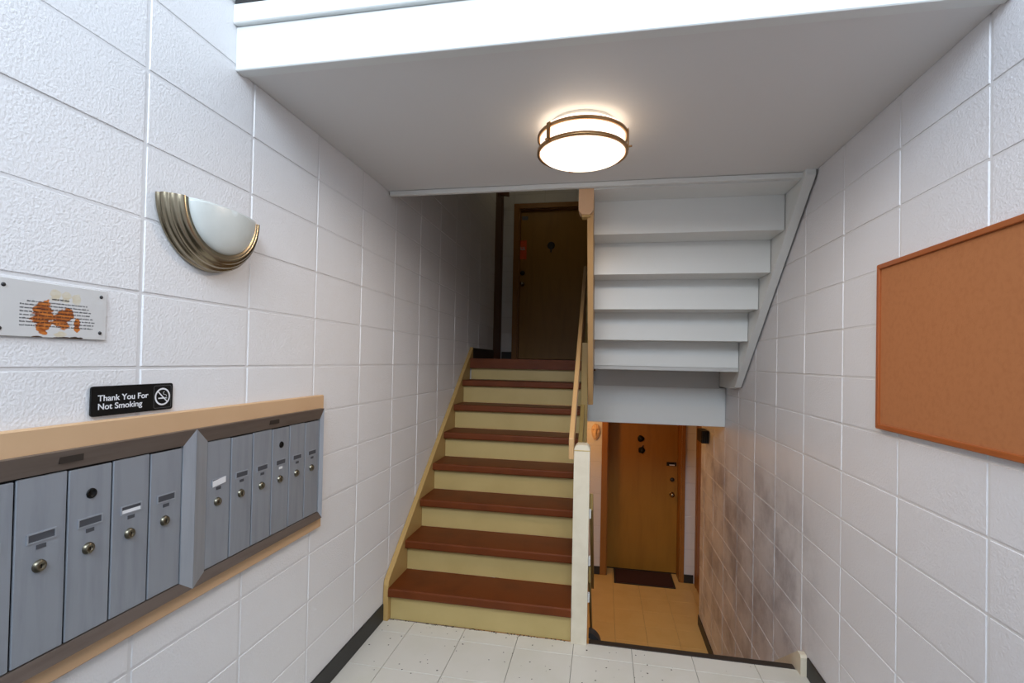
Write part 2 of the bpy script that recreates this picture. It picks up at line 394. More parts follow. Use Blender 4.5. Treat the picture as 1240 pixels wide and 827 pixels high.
lathe('deadbolt', [(0, 0.020), (0.020, 0.020), (0.030, 0.006), (0.032, 0)], at(-1.060, 2.680, FU), AX, 'screw', door_up, 24)
k = lathe('door_knocker', [(0, 0.012), (0.022, 0.010), (0.036, 0.016), (0.048, 0.010), (0.050, 0)], at(-0.690, 3.035, FU), AX, 'screw', door_up, 24)
q = far(-0.690, 2.965, FU); box('knocker_drop', (q[0] - 0.008, FU - 0.012, q[1] - 0.02), (q[0] + 0.008, FU - 0.001, q[1] + 0.02), 'screw', k)
lathe('door_knob', KNOB, at(0.866, -0.088), AX, 'nickel', door_lo, 24)
lathe('deadbolt', [(0, 0.018), (0.018, 0.018), (0.026, 0.006), (0.028, 0)], at(0.868, 0.092), AX, 'screw', door_lo, 24)
q = far(0.856, 0.285)
pl = box('door_plate', (q[0] - 0.060, FY - 0.006, q[1] - 0.024), (q[0] + 0.060, FY - 0.0005, q[1] + 0.024), 'black', door_lo, bev=0.002)
box('plate_print', (q[0] - 0.026, FY - 0.0068, q[1] - 0.018), (q[0] + 0.040, FY - 0.006, q[1] - 0.005), 'white_print', pl)

# things on the doors
q = far(-1.056, 2.985, FU)
t = root('door_hanger', (q[0], FU, q[1] - 0.12), 'orange-red paper tag stuck on the upper dark door above its lock', 'tag')
box('card', (q[0] - 0.044, FU - 0.0025, q[1] - 0.125), (q[0] + 0.044, FU - 0.0005, q[1] + 0.125), 'orange', t)
bm = bmesh.new()
for i, dz in enumerate((0, -0.004, -0.004, -0.002)):
    x, z = q[0] - 0.040 + 0.017 * i, q[1] + 0.0 + dz
    add_box(bm, (x, FU - 0.0035, z), (x + 0.006, FU - 0.0026, z + 0.045)); add_box(bm, (x, FU - 0.0035, z), (x + 0.015, FU - 0.0026, z + 0.008))
link('tag_print', bm, 'white_print', t)
q = far(-1.040, 3.405, FU)
t = root('door_sticker', (q[0], FU, q[1] - 0.025), 'small pale sticker near the top corner of the upper dark door', 'sticker')
box('card', (q[0] - 0.040, FU - 0.003, q[1] - 0.025), (q[0] + 0.040, FU - 0.0005, q[1] + 0.025), 'grey_print', t)

def ornament(x, z, lobes, stem, label):
    x, z = far(x, z)
    t = root('door_ornament', (x, FY, z - 0.045), label, 'ornament', 'black ornaments on the lower door')
    bm = bmesh.new()
    n = 36; rings = []
    for rr, h in ((1.0, 0.0), (1.0, 0.008), (0.8, 0.018), (0.4, 0.024)):
        rings.append([bm.verts.new((x + 0.042 * rr * (1 + 0.07 * math.cos(lobes * a)) * math.cos(a), FY - 0.0005 - h, z + 0.042 * rr * (1 + 0.07 * math.cos(lobes * a)) * math.sin(a))) for a in [2 * math.pi * i / n for i in range(n)]])
    for A, B in zip(rings, rings[1:]):
        for i in range(n): bm.faces.new((A[i], A[(i + 1) % n], B[(i + 1) % n], B[i]))
    bm.faces.new(rings[0]); bm.faces.new(rings[-1])
    link('disc', bm, 'black', t, smooth=True)
    lathe('boss', [(0, 0.034), (0.010, 0.031), (0.014, 0.022)], (x, FY, z), AX, 'screw', t, 16)
    if stem: prism('stem', [(x + 0.002, z + 0.040), (x + 0.018, z + 0.040), (x + 0.026, z + 0.066), (x + 0.014, z + 0.064)], 'Y', FY - 0.014, FY - 0.002, 'black', t)
ornament(0.484, 0.582, 3, False, 'upper of two small round black ornaments on the lower orange-brown door')
ornament(0.496, 0.438, 5, True, 'lower round black ornament with a short stem, on the lower orange-brown door')

# side doors of the recesses: dark jambs seen edge on
for name, xs, y0, y1, z0, z1, sg in (('door_3', -1.335, 5.47, 6.30, LAND, 3.62, 1), ('door_4', 1.15, 5.40, 6.30, LOW, 0.93, -1)):
    d = struct(root(name, (xs, (y0 + y1) / 2, z0)))
    x2 = xs + sg * 0.014; cm = 'casing_dark' if sg > 0 else 'casing'
    box('casing', (xs, y0, z0), (x2, y0 + 0.09, z1 + 0.09), cm, d, bev=0.002)
    box('casing', (xs, y1 - 0.09, z0), (x2, y1, z1 + 0.09), cm, d, bev=0.002)
    box('casing', (xs, y0 + 0.09, z1), (x2, y1 - 0.09, z1 + 0.09), cm, d, bev=0.002)
    box('door_leaf', (xs, y0 + 0.092, z0 + 0.01), (xs + sg * 0.008, y1 - 0.092, z1 - 0.002), cm, d)
t = root('door_closer', (-1.25, 6.15, 3.60), 'small dark bracket high beside the upper doorway, by the dark casing', 'bracket')
prism('bracket_arm', [(-1.32, 3.80), (-1.20, 3.66), (-1.20, 3.60), (-1.32, 3.62)], 'Y', 6.02, 6.06, 'casing_dark', t)
box('bracket_plate', (-1.333, 5.98, 3.58), (-1.321, 6.10, 3.82), 'casing_dark', t)
# ribbed black box at the end of the right wall
t = root('chime_box', (0.975, 5.09, 0.765), 'small ribbed black box high on the lower right wall end', 'box')
box('body', (0.945, 4.98, 0.765), (XR - 0.002, 5.20, 0.885), 'black', t, bev=0.004)
for i in range(5): box('rib', (0.952 + i * 0.0125, 4.972, 0.77), (0.958 + i * 0.0125, 4.9795, 0.88), 'rubber', t)

# ------------------------------------------------------------------ main staircase up (left)
st = root('staircase', (-0.68, 3.5, 0), 'straight stair with red-brown treads and cream risers climbing to the dark landing', 'stairs')
XA, XB = -1.199, -0.149
for n in range(1, 9):
    yf = Y0 + (n - 1) * G
    zt = n * H
    box('riser', (XA, yf, (n - 1) * H + (0.0 if n == 1 else 0.001)), (XB, yf + 0.02, zt - 0.0505), 'cream', st)
    yb = yf + G if n < 8 else yf + 0.0015 + (4.36 - 0.002 - yf) if yf < 4.35 else yf + 0.05
    bm = bmesh.new()
    add_box(bm, (XA, yf - 0.0425, zt - 0.05), (XB + 0.004, yb - 0.0005, zt))
    ed = [e for e in bm.edges if all(abs(v.co.y - (yf - 0.0425)) < 1e-5 for v in e.verts) and abs(e.verts[0].co.z - e.verts[1].co.z) < 1e-5]
    bmesh.ops.bevel(bm, geom=ed, offset=0.009, segments=3, affect='EDGES', profile=0.5)
    link('tread', bm, 'tread', st)
prism('stringer', [(2.684, 0.001), (2.684, 0.205), (2.694, 0.235), (4.462, 1.645), (4.462, 1.541), (4.362, 1.46), (4.355, 1.20), (2.86, 0.001)], 'X', XL + 0.0015, -1.2005, 'tan_paint', st, bev=0.002)
struct(prism('wall_stair', [(2.78, -1.15), (2.78, 0.02), (4.355, 1.29), (4.355, -1.15)], 'X', -0.1465, -0.136, 'cream'))

# railing of that stair
rl = root('stair_railing', (-0.104, 2.72, 0), 'cream newel post and tan handrail beside the stair going up', 'railing')
bm = bmesh.new()
add_prism(bm, [(-0.1455, 0.001), (-0.0605, 0.001), (-0.0605, 1.050), (-0.066, 1.066), (-0.078, 1.075), (-0.128, 1.075), (-0.140, 1.066), (-0.1455, 1.050)], 'Y', 2.690, 2.775)
link('newel_post', bm, 'cream_pale', rl)
bm = bmesh.new(); add_box(bm, (-0.1463, 2.6885, 1.041), (-0.0597, 2.7765, 1.046)); link('newel_band', bm, 'cream', rl)
def slope_board(nm, x0, x1, ya, yb, za, dz, s, material, parent):
    return prism(nm, [(ya, za), (yb, za + s * (yb - ya)), (yb, za + s * (yb - ya) + dz), (ya, za + dz)], 'X', x0, x1, material, parent, bev=0.003)
slope_board('handrail', -0.174, -0.147, 2.675, 4.22, 0.995, 0.115, 0.80, 'handrail', rl)
slope_board('mid_rail', -0.1465, -0.118, 2.78, 4.20, 0.62, 0.10, 0.80, 'olive', rl)
box('post', (-0.1455, 4.20, 1.40), (-0.090, 4.26, 2.34), 'olive', rl, bev=0.003)
box('post', (-0.1455, 3.42, 0.90), (-0.100, 3.46, 1.66), 'olive', rl, bev=0.003)

# ------------------------------------------------------------------ flight overhead (right), seen from below
uf = root('staircase', (0.45, 3.2, 1.5), 'white-painted open underside of the flight climbing overhead on the right', 'stairs')
def YK(k): return 3.9685 - 0.2203 * k
for k in range(1, 7):
    zb = 1.494 + 0.1925 * (k - 1) + (0.010 if k == 1 else 0.0)
    if k < 6: box('riser', (-0.0635, YK(k), zb), (0.955, YK(k) + 0.02, 1.494 + 0.1925 * k - 0.0005), 'white_paint', uf)
for j in range(1, 6):
    z = 1.494 + 0.1925 * j
    box('tread', (-0.0635, YK(j + 1) + 0.0205 if j < 5 else 2.664, z), (0.955, YK(j) + 0.06, z + 0.046), 'white_paint', uf)
# right stringer against the wall
s = 0.1925 / 0.2203
zs = lambda y: 2.372 - s * (y - 2.702)
prism('stringer', [(2.60, zs(2.60)), (3.86, zs(3.86)), (4.02, 1.345), (4.335, 1.345), (4.335, 1.60), (3.95, 1.60), (2.68, 2.70), (2.60, 2.70)], 'X', 0.9585, 1.006, 'white_paint', uf, bev=0.002)
prism('stringer', [(2.69, zs(2.69) - 0.06), (3.50, 1.225), (3.62, 1.225), (3.70, 1.50), (3.95, 1.60), (2.69, 2.66)], 'X', -0.098, -0.0645, 'handrail', uf, bev=0.002)
# newel of the landing above, hanging past the slab edge
hn = root('hanging_newel', (-0.104, 2.68, 2.315), 'short peach newel end hanging below the white soffit edge beside the lamp', 'post')
bm = bmesh.new()
add_prism(bm, [(-0.144, 2.700), (-0.144, 2.352), (-0.138, 2.338), (-0.124, 2.325), (-0.084, 2.325), (-0.070, 2.338), (-0.064, 2.352), (-0.064, 2.700)], 'Y', 2.664, 2.744)
link('post_end', bm, 'peach', hn)
bm = bmesh.new(); add_prism(bm, [(-0.130, 2.3245), (-0.124, 2.314), (-0.084, 2.314), (-0.078, 2.3245)], 'Y', 2.674, 2.734); link('end_cap', bm, 'tan_paint', hn)

# ------------------------------------------------------------------ flight down (right), hidden behind the floor edge
df = root('staircase', (0.45, 3.3, LOW), 'stair dropping away beyond the dark floor edge, cream stringer end at right wall', 'stairs')
for n in range(1, 7):
    yf = YE + 0.046 + (n - 1) * G
    box('riser', (-0.05, yf - 0.02, -n * H), (0.98, yf - 0.001, -(n - 1) * H - 0.051), 'cream', df)
    if n < 6: box('tread', (-0.05, yf, -n * H - 0.05), (0.98, yf + G + 0.02, -n * H), 'tread', df, bev=0.004)
bm = bmesh.new()
add_prism(bm, [(2.657, 0.001), (2.657, 0.090), (2.668, 0.100), (2.70, 0.100), (4.20, -1.02), (4.20, -1.15), (3.9, -1.15), (2.72, -0.25), (2.72, 0.001)], 'X', 0.9835, XR - 0.0015)
link('stringer', bm, 'cream_pale', df)
lr = root('lower_railing', (-0.055, 2.8, -0.2), 'narrow olive handrail sloping down behind the cream newel', 'railing')
slope_board('handrail', -0.0600, -0.040, 2.776, 4.02, 0.70, 0.095, -0.80, 'olive', lr)
slope_board('mid_rail', -0.0600, -0.046, 2.776, 4.00, 0.30, 0.09, -0.80, 'olive', lr)
for i, z in enumerate((0.66, 0.40, 0.20)): box('bracket', (-0.0600, 2.756, z), (-0.050, 2.7745, z + 0.05), 'white_paint', lr)
bm = bmesh.new()                                            # black rubber strip curling out by the newel
n = 14
for i in range(n + 1):
    a = R(90) - R(86) * i / n
    for r in (1.0, 0.62):
        for y in (2.80, 2.86): bm.verts.new((-0.052 + 0.070 * r * math.cos(a), y, -0.075 + 0.085 * r * math.sin(a)))
bm.verts.ensure_lookup_table(); V = bm.verts
for i in range(n):
    a, b = 4 * i, 4 * i + 4
    for p, q in ((0, 1), (1, 3), (3, 2), (2, 0)): bm.faces.new((V[a + p], V[a + q], V[b + q], V[b + p]))
bm.faces.new((V[0], V[1], V[3], V[2])); bm.faces.new((V[4 * n], V[4 * n + 1], V[4 * n + 3], V[4 * n + 2]))
tag(link('rubber_strip', bm, 'rubber'), 'black curved rubber strip poking up beyond the floor edge by the newel', 'strip')

# doormat
t = root('doormat', (0.54, 6.34, LOW), 'dark red-brown doormat in front of the lower orange-brown door', 'doormat')
D0, D1, D2, D3 = 0.180, 0.900, 6.135, 6.555
box('pile', (D0 + 0.022, D2 + 0.022, LOW + 0.001), (D1 - 0.022, D3 - 0.022, LOW + 0.013), 'mat', t, bev=0.003)
bm = bmesh.new()
for a, b in (((D0, D2), (D1, D2 + 0.0215)), ((D0, D3 - 0.0215), (D1, D3)), ((D0, D2 + 0.0215), (D0 + 0.0215, D3 - 0.0215)), ((D1 - 0.0215, D2 + 0.0215), (D1, D3 - 0.0215))):
    add_box(bm, (a[0], a[1], LOW + 0.0005), (b[0], b[1], LOW + 0.009))
link('rubber_border', bm, 'nosing', t)

# carved face plaque left of the lower door
def face_relief():
    cx, cz, w, h = -0.073, 0.640, 0.062, 0.105
    bm = bmesh.new(); N = 26; Mh = 34
    def g(x, z, px, pz, sx, sz): return math.exp(-((x - px) / sx) ** 2 - ((z - pz) / sz) ** 2)
    grid = {}
    for i in range(N + 1):
        for k in range(Mh + 1):
            u, v = -1 + 2 * i / N, -1 + 2 * k / Mh
            # square to oval, chin narrower
            x = u * math.sqrt(max(0, 1 - 0.5 * v * v)); z = v * math.sqrt(max(0, 1 - 0.5 * u * u))
            wd = 0.86 + 0.14 * min(1, max(-1, z + 0.3))
            rr = min(1, x * x + z * z)
            d = 0.018 * math.sqrt(max(0, 1 - rr))
            d += 0.013 * g(x, z, 0, 0.02, 0.16, 0.30) - 0.012 * (g(x, z, -0.38, 0.22, 0.20, 0.12) + g(x, z, 0.38, 0.22, 0.20, 0.12))
            d += 0.006 * (g(x, z, -0.38, 0.21, 0.10, 0.06) + g(x, z, 0.38, 0.21, 0.10, 0.06)) + 0.007 * g(x, z, 0, 0.43, 0.65, 0.10)
            d += 0.006 * g(x, z, 0, -0.40, 0.30, 0.07) - 0.006 * g(x, z, 0, -0.50, 0.28, 0.05) + 0.005 * g(x, z, 0, -0.62, 0.24, 0.08)
            d += 0.004 * math.sin(18 * x) * g(x, z, 0, 0.85, 0.9, 0.22)
            grid[i, k] = bm.verts.new((cx + w * x * wd, YW - 0.006 - 2.3 * max(0, d), cz + h * z))
    for i in range(N):
        for k in range(Mh): bm.faces.new((grid[i, k], grid[i + 1, k], grid[i + 1, k + 1], grid[i, k + 1]))
    rim = [grid[i, 0] for i in range(N + 1)] + [grid[N, k] for k in range(1, Mh + 1)] + [grid[i, Mh] for i in range(N - 1, -1, -1)] + [grid[0, k] for k in range(Mh - 1, 0, -1)]
    back = [bm.verts.new((v.co.x, YW - 0.0015, v.co.z)) for v in rim]
    for i in range(len(rim)):
        j = (i + 1) % len(rim); bm.faces.new((rim[i], rim[j], back[j], back[i]))
    bm.faces.new(back)
    return link('face_plaque', bm, 'stone_face', smooth=True)
tag(face_relief(), 'small carved face relief on the peach-lit wall left of the lower door', 'plaque')

# ------------------------------------------------------------------ mailboxes
BF = -1.213                                                 # board face
tag(box('mailbox_backboard', (XL + 0.0015, 0.55, 0.775), (BF, 1.988, 1.357), 'board', bev=0.004), 'tan wooden board on left wall behind the grey mailboxes', 'board')
DP, RG = -1.2035, -1.193                                     # door plane, frame ridge
def text_bm(bm, s, x0, z0, size, X, depth=0.0006, bold=0.0, origin=None):
    """block lettering on a surface facing +X, reading along +Y"""
    cu = bpy.data.curves.new('lettering', 'FONT'); cu.body = s; cu.size = size; cu.extrude = depth / 2; cu.offset = bold
    ob = bpy.data.objects.new('lettering', cu); C.objects.link(ob)
    dg = bpy.context.evaluated_depsgraph_get(); me = bpy.data.meshes.new_from_object(ob.evaluated_get(dg))
    me.transform(Matrix(((0, 0, 1, X), (1, 0, 0, x0), (0, 1, 0, z0), (0, 0, 0, 1))))
    bm.from_mesh(me)
    bpy.data.objects.remove(ob); bpy.data.curves.remove(cu); bpy.data.meshes.remove(me)
def mailbox(y0, pitch, nd, yl, yr, label, cards, hole):
    u = root('mailbox_unit', (BF, (yl + yr) / 2, 0.825), label, 'mailbox', 'mailbox units on the left wall')
    y1 = y0 + pitch * nd
    zi0, zi1, zo0, zo1 = 0.854, 1.256, 0.825, 1.300
    bx = BF + 0.0005
    def member(nm, outer, inner, material):
        """bevelled picture-frame member: outer edge proud at the ridge, sloping to the inner edge; outer/inner = two (y,z) points"""
        bm = bmesh.new()
        (a, b), (c, d) = outer, inner
        o = [bm.verts.new((RG, *p)) for p in (a, b)]; i = [bm.verts.new((DP + 0.002, *p)) for p in (c, d)]
        ob = [bm.verts.new((bx, *p)) for p in (a, b)]; ib = [bm.verts.new((bx, *p)) for p in (c, d)]
        bm.faces.new((o[0], o[1], i[1], i[0])); bm.faces.new((o[0], o[1], ob[1], ob[0])); bm.faces.new((i[0], i[1], ib[1], ib[0]))
        bm.faces.new((ob[0], ob[1], ib[1], ib[0])); bm.faces.new((o[0], i[0], ib[0], ob[0])); bm.faces.new((o[1], i[1], ib[1], ob[1]))
        return link(nm, bm, material, u)
    O = ((yl, zo0), (yr, zo0), (yr, zo1), (yl, zo1)); I = ((y0, zi0), (y1, zi0), (y1, zi1), (y0, zi1))
    tp = member('frame_rail', (O[3], O[2]), (I[3], I[2]), 'brown_frame')
    tp['label'] = 'dark brown top rail'
    member('frame_rail', (O[0], O[1]), (I[0], I[1]), 'brown_frame')
    member('frame_stile', (O[0], O[3]), (I[0], I[3]), 'steel_frame')
    member('frame_stile', (O[1], O[2]), (I[1], I[2]), 'steel_frame')
    ym = (y0 + y1) / 2
    bm = bmesh.new(); add_box(bm, (RG - 0.007, ym - 0.026, 1.272), (RG - 0.0025, ym + 0.026, 1.287)); link('maker_plate', bm, 'nosing', u)
    box('inner_lining', (bx, y0 + 0.0005, zi0 + 0.0005), (bx + 0.002, y1 - 0.0005, zi1 - 0.0005), 'black', u)
    for i in range(nd):
        a, b = y0 + i * pitch + 0.0019, y0 + (i + 1) * pitch - 0.0019
        c = (a + b) / 2
        d = box('door', (bx + 0.0025, a, zi0 + 0.002), (DP, b, zi1 - (0.006 if i % 2 else 0.004)), 'steel', u, bev=0.0018)
        card = cards.get(i)
        f = bmesh.new()
        for q in (((c - 0.029, 1.109), (c + 0.029, 1.112)), ((c - 0.029, 1.128), (c + 0.029, 1.131)), ((c - 0.029, 1.112), (c - 0.026, 1.128)), ((c + 0.026, 1.112), (c + 0.029, 1.128))):
            add_box(f, (DP + 0.0002, q[0][0], q[0][1]), (DP + 0.0022, q[1][0], q[1][1]))
        link('slot_frame', f, 'steel_frame', d)
        box('name_slot', (DP + 0.0001, c - 0.0258, 1.1122), (DP + 0.0010, c + 0.0258, 1.1278), 'slot', d)
        if card == 'half': box('name_card', (DP + 0.0011, c - 0.025, 1.1120), (DP + 0.0017, c + 0.025, 1.1200), 'paper', d)
        if card == 'full':
            bm = bmesh.new(); add_prism(bm, [(c - 0.027, 1.106), (c + 0.027, 1.112), (c + 0.027, 1.131), (c - 0.027, 1.125)], 'X', DP + 0.0024, DP + 0.0032); link('name_card', bm, 'paper', d)
        box('number_plate', (DP + 0.0001, c - 0.0095, 1.094), (DP + 0.0012, c + 0.0095, 1.103), 'paper' if card == 'number' else 'slot', d)
        bm = bmesh.new(); add_lathe(bm, [(0, 0.0066), (0.0050, 0.0066), (0.0056, 0.0078), (0.0105, 0.0074), (0.0130, 0.0045), (0.0142, 0.0)], (DP + 0.0002, c - 0.003, 1.056), (1, 0, 0), 20)
        link('lock', bm, 'lock', d, smooth=True)
        box('keyway', (DP + 0.0066, c - 0.0042, 1.0515), (DP + 0.0071, c - 0.0018, 1.0605), 'black', d)
        if i == hole:
            lathe('arrow_lock', [(0.0, 0.0008), (0.0075, 0.0008), (0.0085, 0.0025), (0.0115, 0.0025), (0.0125, 0)], (DP + 0.0002, c + 0.001, 1.186), (1, 0, 0), 'black', d, 20)
    return u
mailbox(0.614, 0.104, 6, 0.570, 1.2755, 'left grey metal mailbox unit, nearest, under the no-smoking sign', {4: 'half'}, 3)
mailbox(1.3265, 0.1025, 6, 1.2765, 1.958, 'right grey metal mailbox unit, at the far end of the tan board', {0: 'full', 3: 'number'}, 3)

# ------------------------------------------------------------------ no-smoking sign
sx = XL + 0.0015
sg = root('no_smoking_sign', (sx, 1.105, 1.3655), 'black no-smoking sign with white lettering standing above the tan mailbox board', 'sign')
def rrect(y0, y1, z0, z1, r, k=6):
    pts = []
    for cy, cz, a0 in ((y1 - r, z1 - r, 0), (y0 + r, z1 - r, 90), (y0 + r, z0 + r, 180), (y1 - r, z0 + r, 270)):
        for i in range(k + 1): pts.append((cy + r * math.cos(R(a0 + 90 * i / k)), cz + r * math.sin(R(a0 + 90 * i / k))))
    return pts
S0, S1, T0, T1 = 0.990, 1.2205, 1.3658, 1.4405
prism('plate', rrect(S0, S1, T0, T1, 0.007), 'X', sx, sx + 0.005, 'black', sg)
fx = sx + 0.0054
bm = bmesh.new()
text_bm(bm, 'Thank You For', S0 + 0.0155, T0 + 0.0375, 0.0215, fx, bold=0.0002)
text_bm(bm, 'Not Smoking', S0 + 0.0155, T0 + 0.0165, 0.0215, fx, bold=0.0002)
# letters span measured and fitted to the plate width
ys = [v.co.y for v in bm.verts]; k = (0.137) / (max(ys) - min(ys)); y0 = min(ys)
for v in bm.verts: v.co.y = y0 + (v.co.y - y0) * k
link('lettering', bm, 'white_print', sg)
pc, pz = S1 - 0.0335, (T0 + T1) / 2
bm = bmesh.new()
outer, inner = rrect(pc - 0.0275, pc + 0.0275, pz - 0.0315, pz + 0.0315, 0.004), rrect(pc - 0.0268, pc + 0.0268, pz - 0.0308, pz + 0.0308, 0.0035)
A = [bm.verts.new((fx, *p)) for p in outer]; B = [bm.verts.new((fx, *p)) for p in inner]
for i in range(len(A)): j = (i + 1) % len(A); bm.faces.new((A[i], A[j], B[j], B[i]))
link('panel_outline', bm, 'grey_print', sg)
bm = bmesh.new()
n = 40
A = [bm.verts.new((fx, pc + 0.0245 * math.cos(2 * math.pi * i / n), pz + 0.0245 * math.sin(2 * math.pi * i / n))) for i in range(n)]
B = [bm.verts.new((fx, pc + 0.0200 * math.cos(2 * math.pi * i / n), pz + 0.0200 * math.sin(2 * math.pi * i / n))) for i in range(n)]
for i in range(n): j = (i + 1) % n; bm.faces.new((A[i], A[j], B[j], B[i]))
def quad(bm, pts, X): bm.faces.new([bm.verts.new((X, pc + p[0], pz + p[1])) for p in pts])
d = 0.0205 * 0.7071; q = 0.0016 * 1.414
quad(bm, [(-d - q / 2, d - q / 2), (-d + q / 2, d + q / 2), (d + q / 2, -d + q / 2), (d - q / 2, -d - q / 2)], fx + 0.0002)
quad(bm, [(-0.0135, -0.006), (-0.0135, -0.0025), (0.002, -0.0025), (0.005, -0.006)], fx)
quad(bm, [(0.0085, -0.006), (0.0060, -0.0025), (0.0110, -0.0025), (0.0110, -0.006)], fx)
quad(bm, [(0.0122, -0.006), (0.0122, -0.0025), (0.0140, -0.0025), (0.0140, -0.006)], fx)
pts = [(0.0125, 0.000), (0.0120, 0.004), (0.0080, 0.0055), (0.0035, 0.0065), (0.0015, 0.0095), (0.003, 0.0130), (0.0065, 0.0140)]
for p, r_ in zip(pts, pts[1:]):
    tx, tz = r_[0] - p[0], r_[1] - p[1]; L = math.hypot(tx, tz); nx, nz = -tz / L * 0.0006, tx / L * 0.0006
    quad(bm, [(p[0] - nx, p[1] - nz), (p[0] + nx, p[1] + nz), (r_[0] + nx, r_[1] + nz), (r_[0] - nx, r_[1] - nz)], fx)
link('no_smoking_symbol', bm, 'white_print', sg)

# ------------------------------------------------------------------ rusty notice plate
P0, P1, Q0, Q1 = 0.787, 1.021, 1.5555, 1.6775
pm = mat('aged_notice_plate', (208, 206, 204), 0.45)
nt = pm.node_tree; b = nt.nodes['Principled BSDF']
geo = [n for n in nt.nodes if n.type == 'NEW_GEOMETRY'][0]
nz = nt.nodes.new('ShaderNodeTexNoise'); nz.inputs['Scale'].default_value = 75; nz.inputs['Detail'].default_value = 5
mp = nt.nodes.new('ShaderNodeMapping'); mp.inputs['Scale'].default_value = (1, 0.55, 1.5)
nt.links.new(geo.outputs['Position'], mp.inputs[0]); nt.links.new(mp.outputs[0], nz.inputs['Vector'])
sep = nt.nodes.new('ShaderNodeSeparateXYZ'); nt.links.new(geo.outputs['Position'], sep.inputs[0])
def mth(op, a, b_):
    n = nt.nodes.new('ShaderNodeMath'); n.operation = op
    for i, v in enumerate((a, b_)):
        if isinstance(v, (int, float)): n.inputs[i].default_value = v
        else: nt.links.new(v, n.inputs[i])
    return n.outputs[0]
def blob(u, v, ru, rv):
    y = P0 + u * (P1 - P0); z = Q1 - v * (Q1 - Q0)
    a = mth('POWER', mth('ABSOLUTE', mth('DIVIDE', mth('SUBTRACT', sep.outputs['Y'], y), ru * (P1 - P0)), 0), 2)
    c = mth('POWER', mth('ABSOLUTE', mth('DIVIDE', mth('SUBTRACT', sep.outputs['Z'], z), rv * (Q1 - Q0)), 0), 2)
    return mth('SUBTRACT', 1.0, mth('ADD', a, c))
def stain(col_a, col_b, blobs, amp, prev):
    f = None
    for bl in blobs:
        q = blob(*bl); f = q if f is None else mth('MAXIMUM', f, q)
    f = mth('ADD', f, mth('MULTIPLY', mth('SUBTRACT', nz.outputs['Fac'], 0.5), amp))
    r = nt.nodes.new('ShaderNodeMapRange'); r.inputs['From Min'].default_value = 0.05; r.inputs['From Max'].default_value = 0.25
    nt.links.new(f, r.inputs['Value'])
    tone = nt.nodes.new('ShaderNodeMix'); tone.data_type = 'RGBA'; tone.inputs['A'].default_value = lin(col_a); tone.inputs['B'].default_value = lin(col_b)
    tr = nt.nodes.new('ShaderNodeMapRange'); tr.inputs['From Min'].default_value = 0.40; tr.inputs['From Max'].default_value = 0.62
    nt.links.new(nz.outputs['Fac'], tr.inputs['Value']); nt.links.new(tr.outputs[0], tone.inputs['Factor'])
    mx = nt.nodes.new('ShaderNodeMix'); mx.data_type = 'RGBA'
    if isinstance(prev, tuple): mx.inputs['A'].default_value = prev
    else: nt.links.new(prev, mx.inputs['A'])
    nt.links.new(tone.outputs['Result'], mx.inputs['B']); nt.links.new(r.outputs[0], mx.inputs['Factor'])
    return mx.outputs['Result']
c0 = stain((206, 194, 168), (212, 206, 192), [(0.50, 0.20, 0.055, 0.12), (0.60, 0.22, 0.05, 0.11), (0.69, 0.24, 0.05, 0.10), (0.55, 0.93, 0.06, 0.07)], 3.0, lin((208, 206, 204)))
c1 = stain((140, 66, 14), (200, 116, 44), [(0.395, 0.60, 0.105, 0.27), (0.40, 0.80, 0.06, 0.16), (0.56, 0.64, 0.09, 0.20), (0.62, 0.55, 0.06, 0.14), (0.705, 0.74, 0.032, 0.13)], 3.2, c0)
c2 = stain((40, 30, 22), (90, 60, 34), [(0.58, 1.0, 0.09, 0.035), (0.70, 0.99, 0.07, 0.04), (0.36, 1.0, 0.05, 0.03)], 2.4, c1)
nt.links.new(c2, b.inputs['Base Color'])
np_ = root('notice_plate', (XL + 0.0015, (P0 + P1) / 2, Q0), 'rust-stained pale notice plate with fine print screwed to left wall', 'plaque')
box('plate', (XL + 0.0015, P0, Q0), (XL + 0.006, P1, Q1), pm, np_, bev=0.001)
px = XL + 0.0062
for y, z in ((P0 + 0.018, Q1 - 0.015), (P1 - 0.014, Q1 - 0.016), (P0 + 0.013, Q0 + 0.016), (P1 - 0.015, Q0 + 0.017)):
    lathe('screw', [(0, 0.0022), (0.003, 0.002), (0.0045, 0.0)], (px - 0.0001, y, z), (1, 0, 0), 'screw', np_, 14)
bm = bmesh.new()
def dashline(v, u0, u1, hgt, gap=True):
    y = P0 + u0 * (P1 - P0); end = P0 + u1 * (P1 - P0); z = Q1 - v * (Q1 - Q0)
    while y < end - 0.002:
        L = random.choice((0.003, 0.005, 0.007, 0.009, 0.011)); L = min(L, end - y)
        x = y
        while x < y + L - 0.0004:                           # letters of a word too small to read
            hh = hgt * random.choice((0.75, 0.75, 1.0)); bm.faces.new([bm.verts.new((px, *p)) for p in ((x, z), (x + 0.0008, z), (x + 0.0008, z + hh), (x, z + hh))]); x += 0.0012
        y += L + 0.0016
for i, (u0, u1) in enumerate(((0.26, 0.80), (0.205, 0.82), (0.205, 0.84), (0.205, 0.84), (0.205, 0.86), (0.205, 0.88), (0.205, 0.88), (0.205, 0.86))):
    dashline(0.37 + i * 0.062, u0, u1, 0.0033)
dashline(0.30, 0.47, 0.63, 0.0042)
o = link('fine_print', bm, 'ink', np_); o['kind'] = 'stuff'

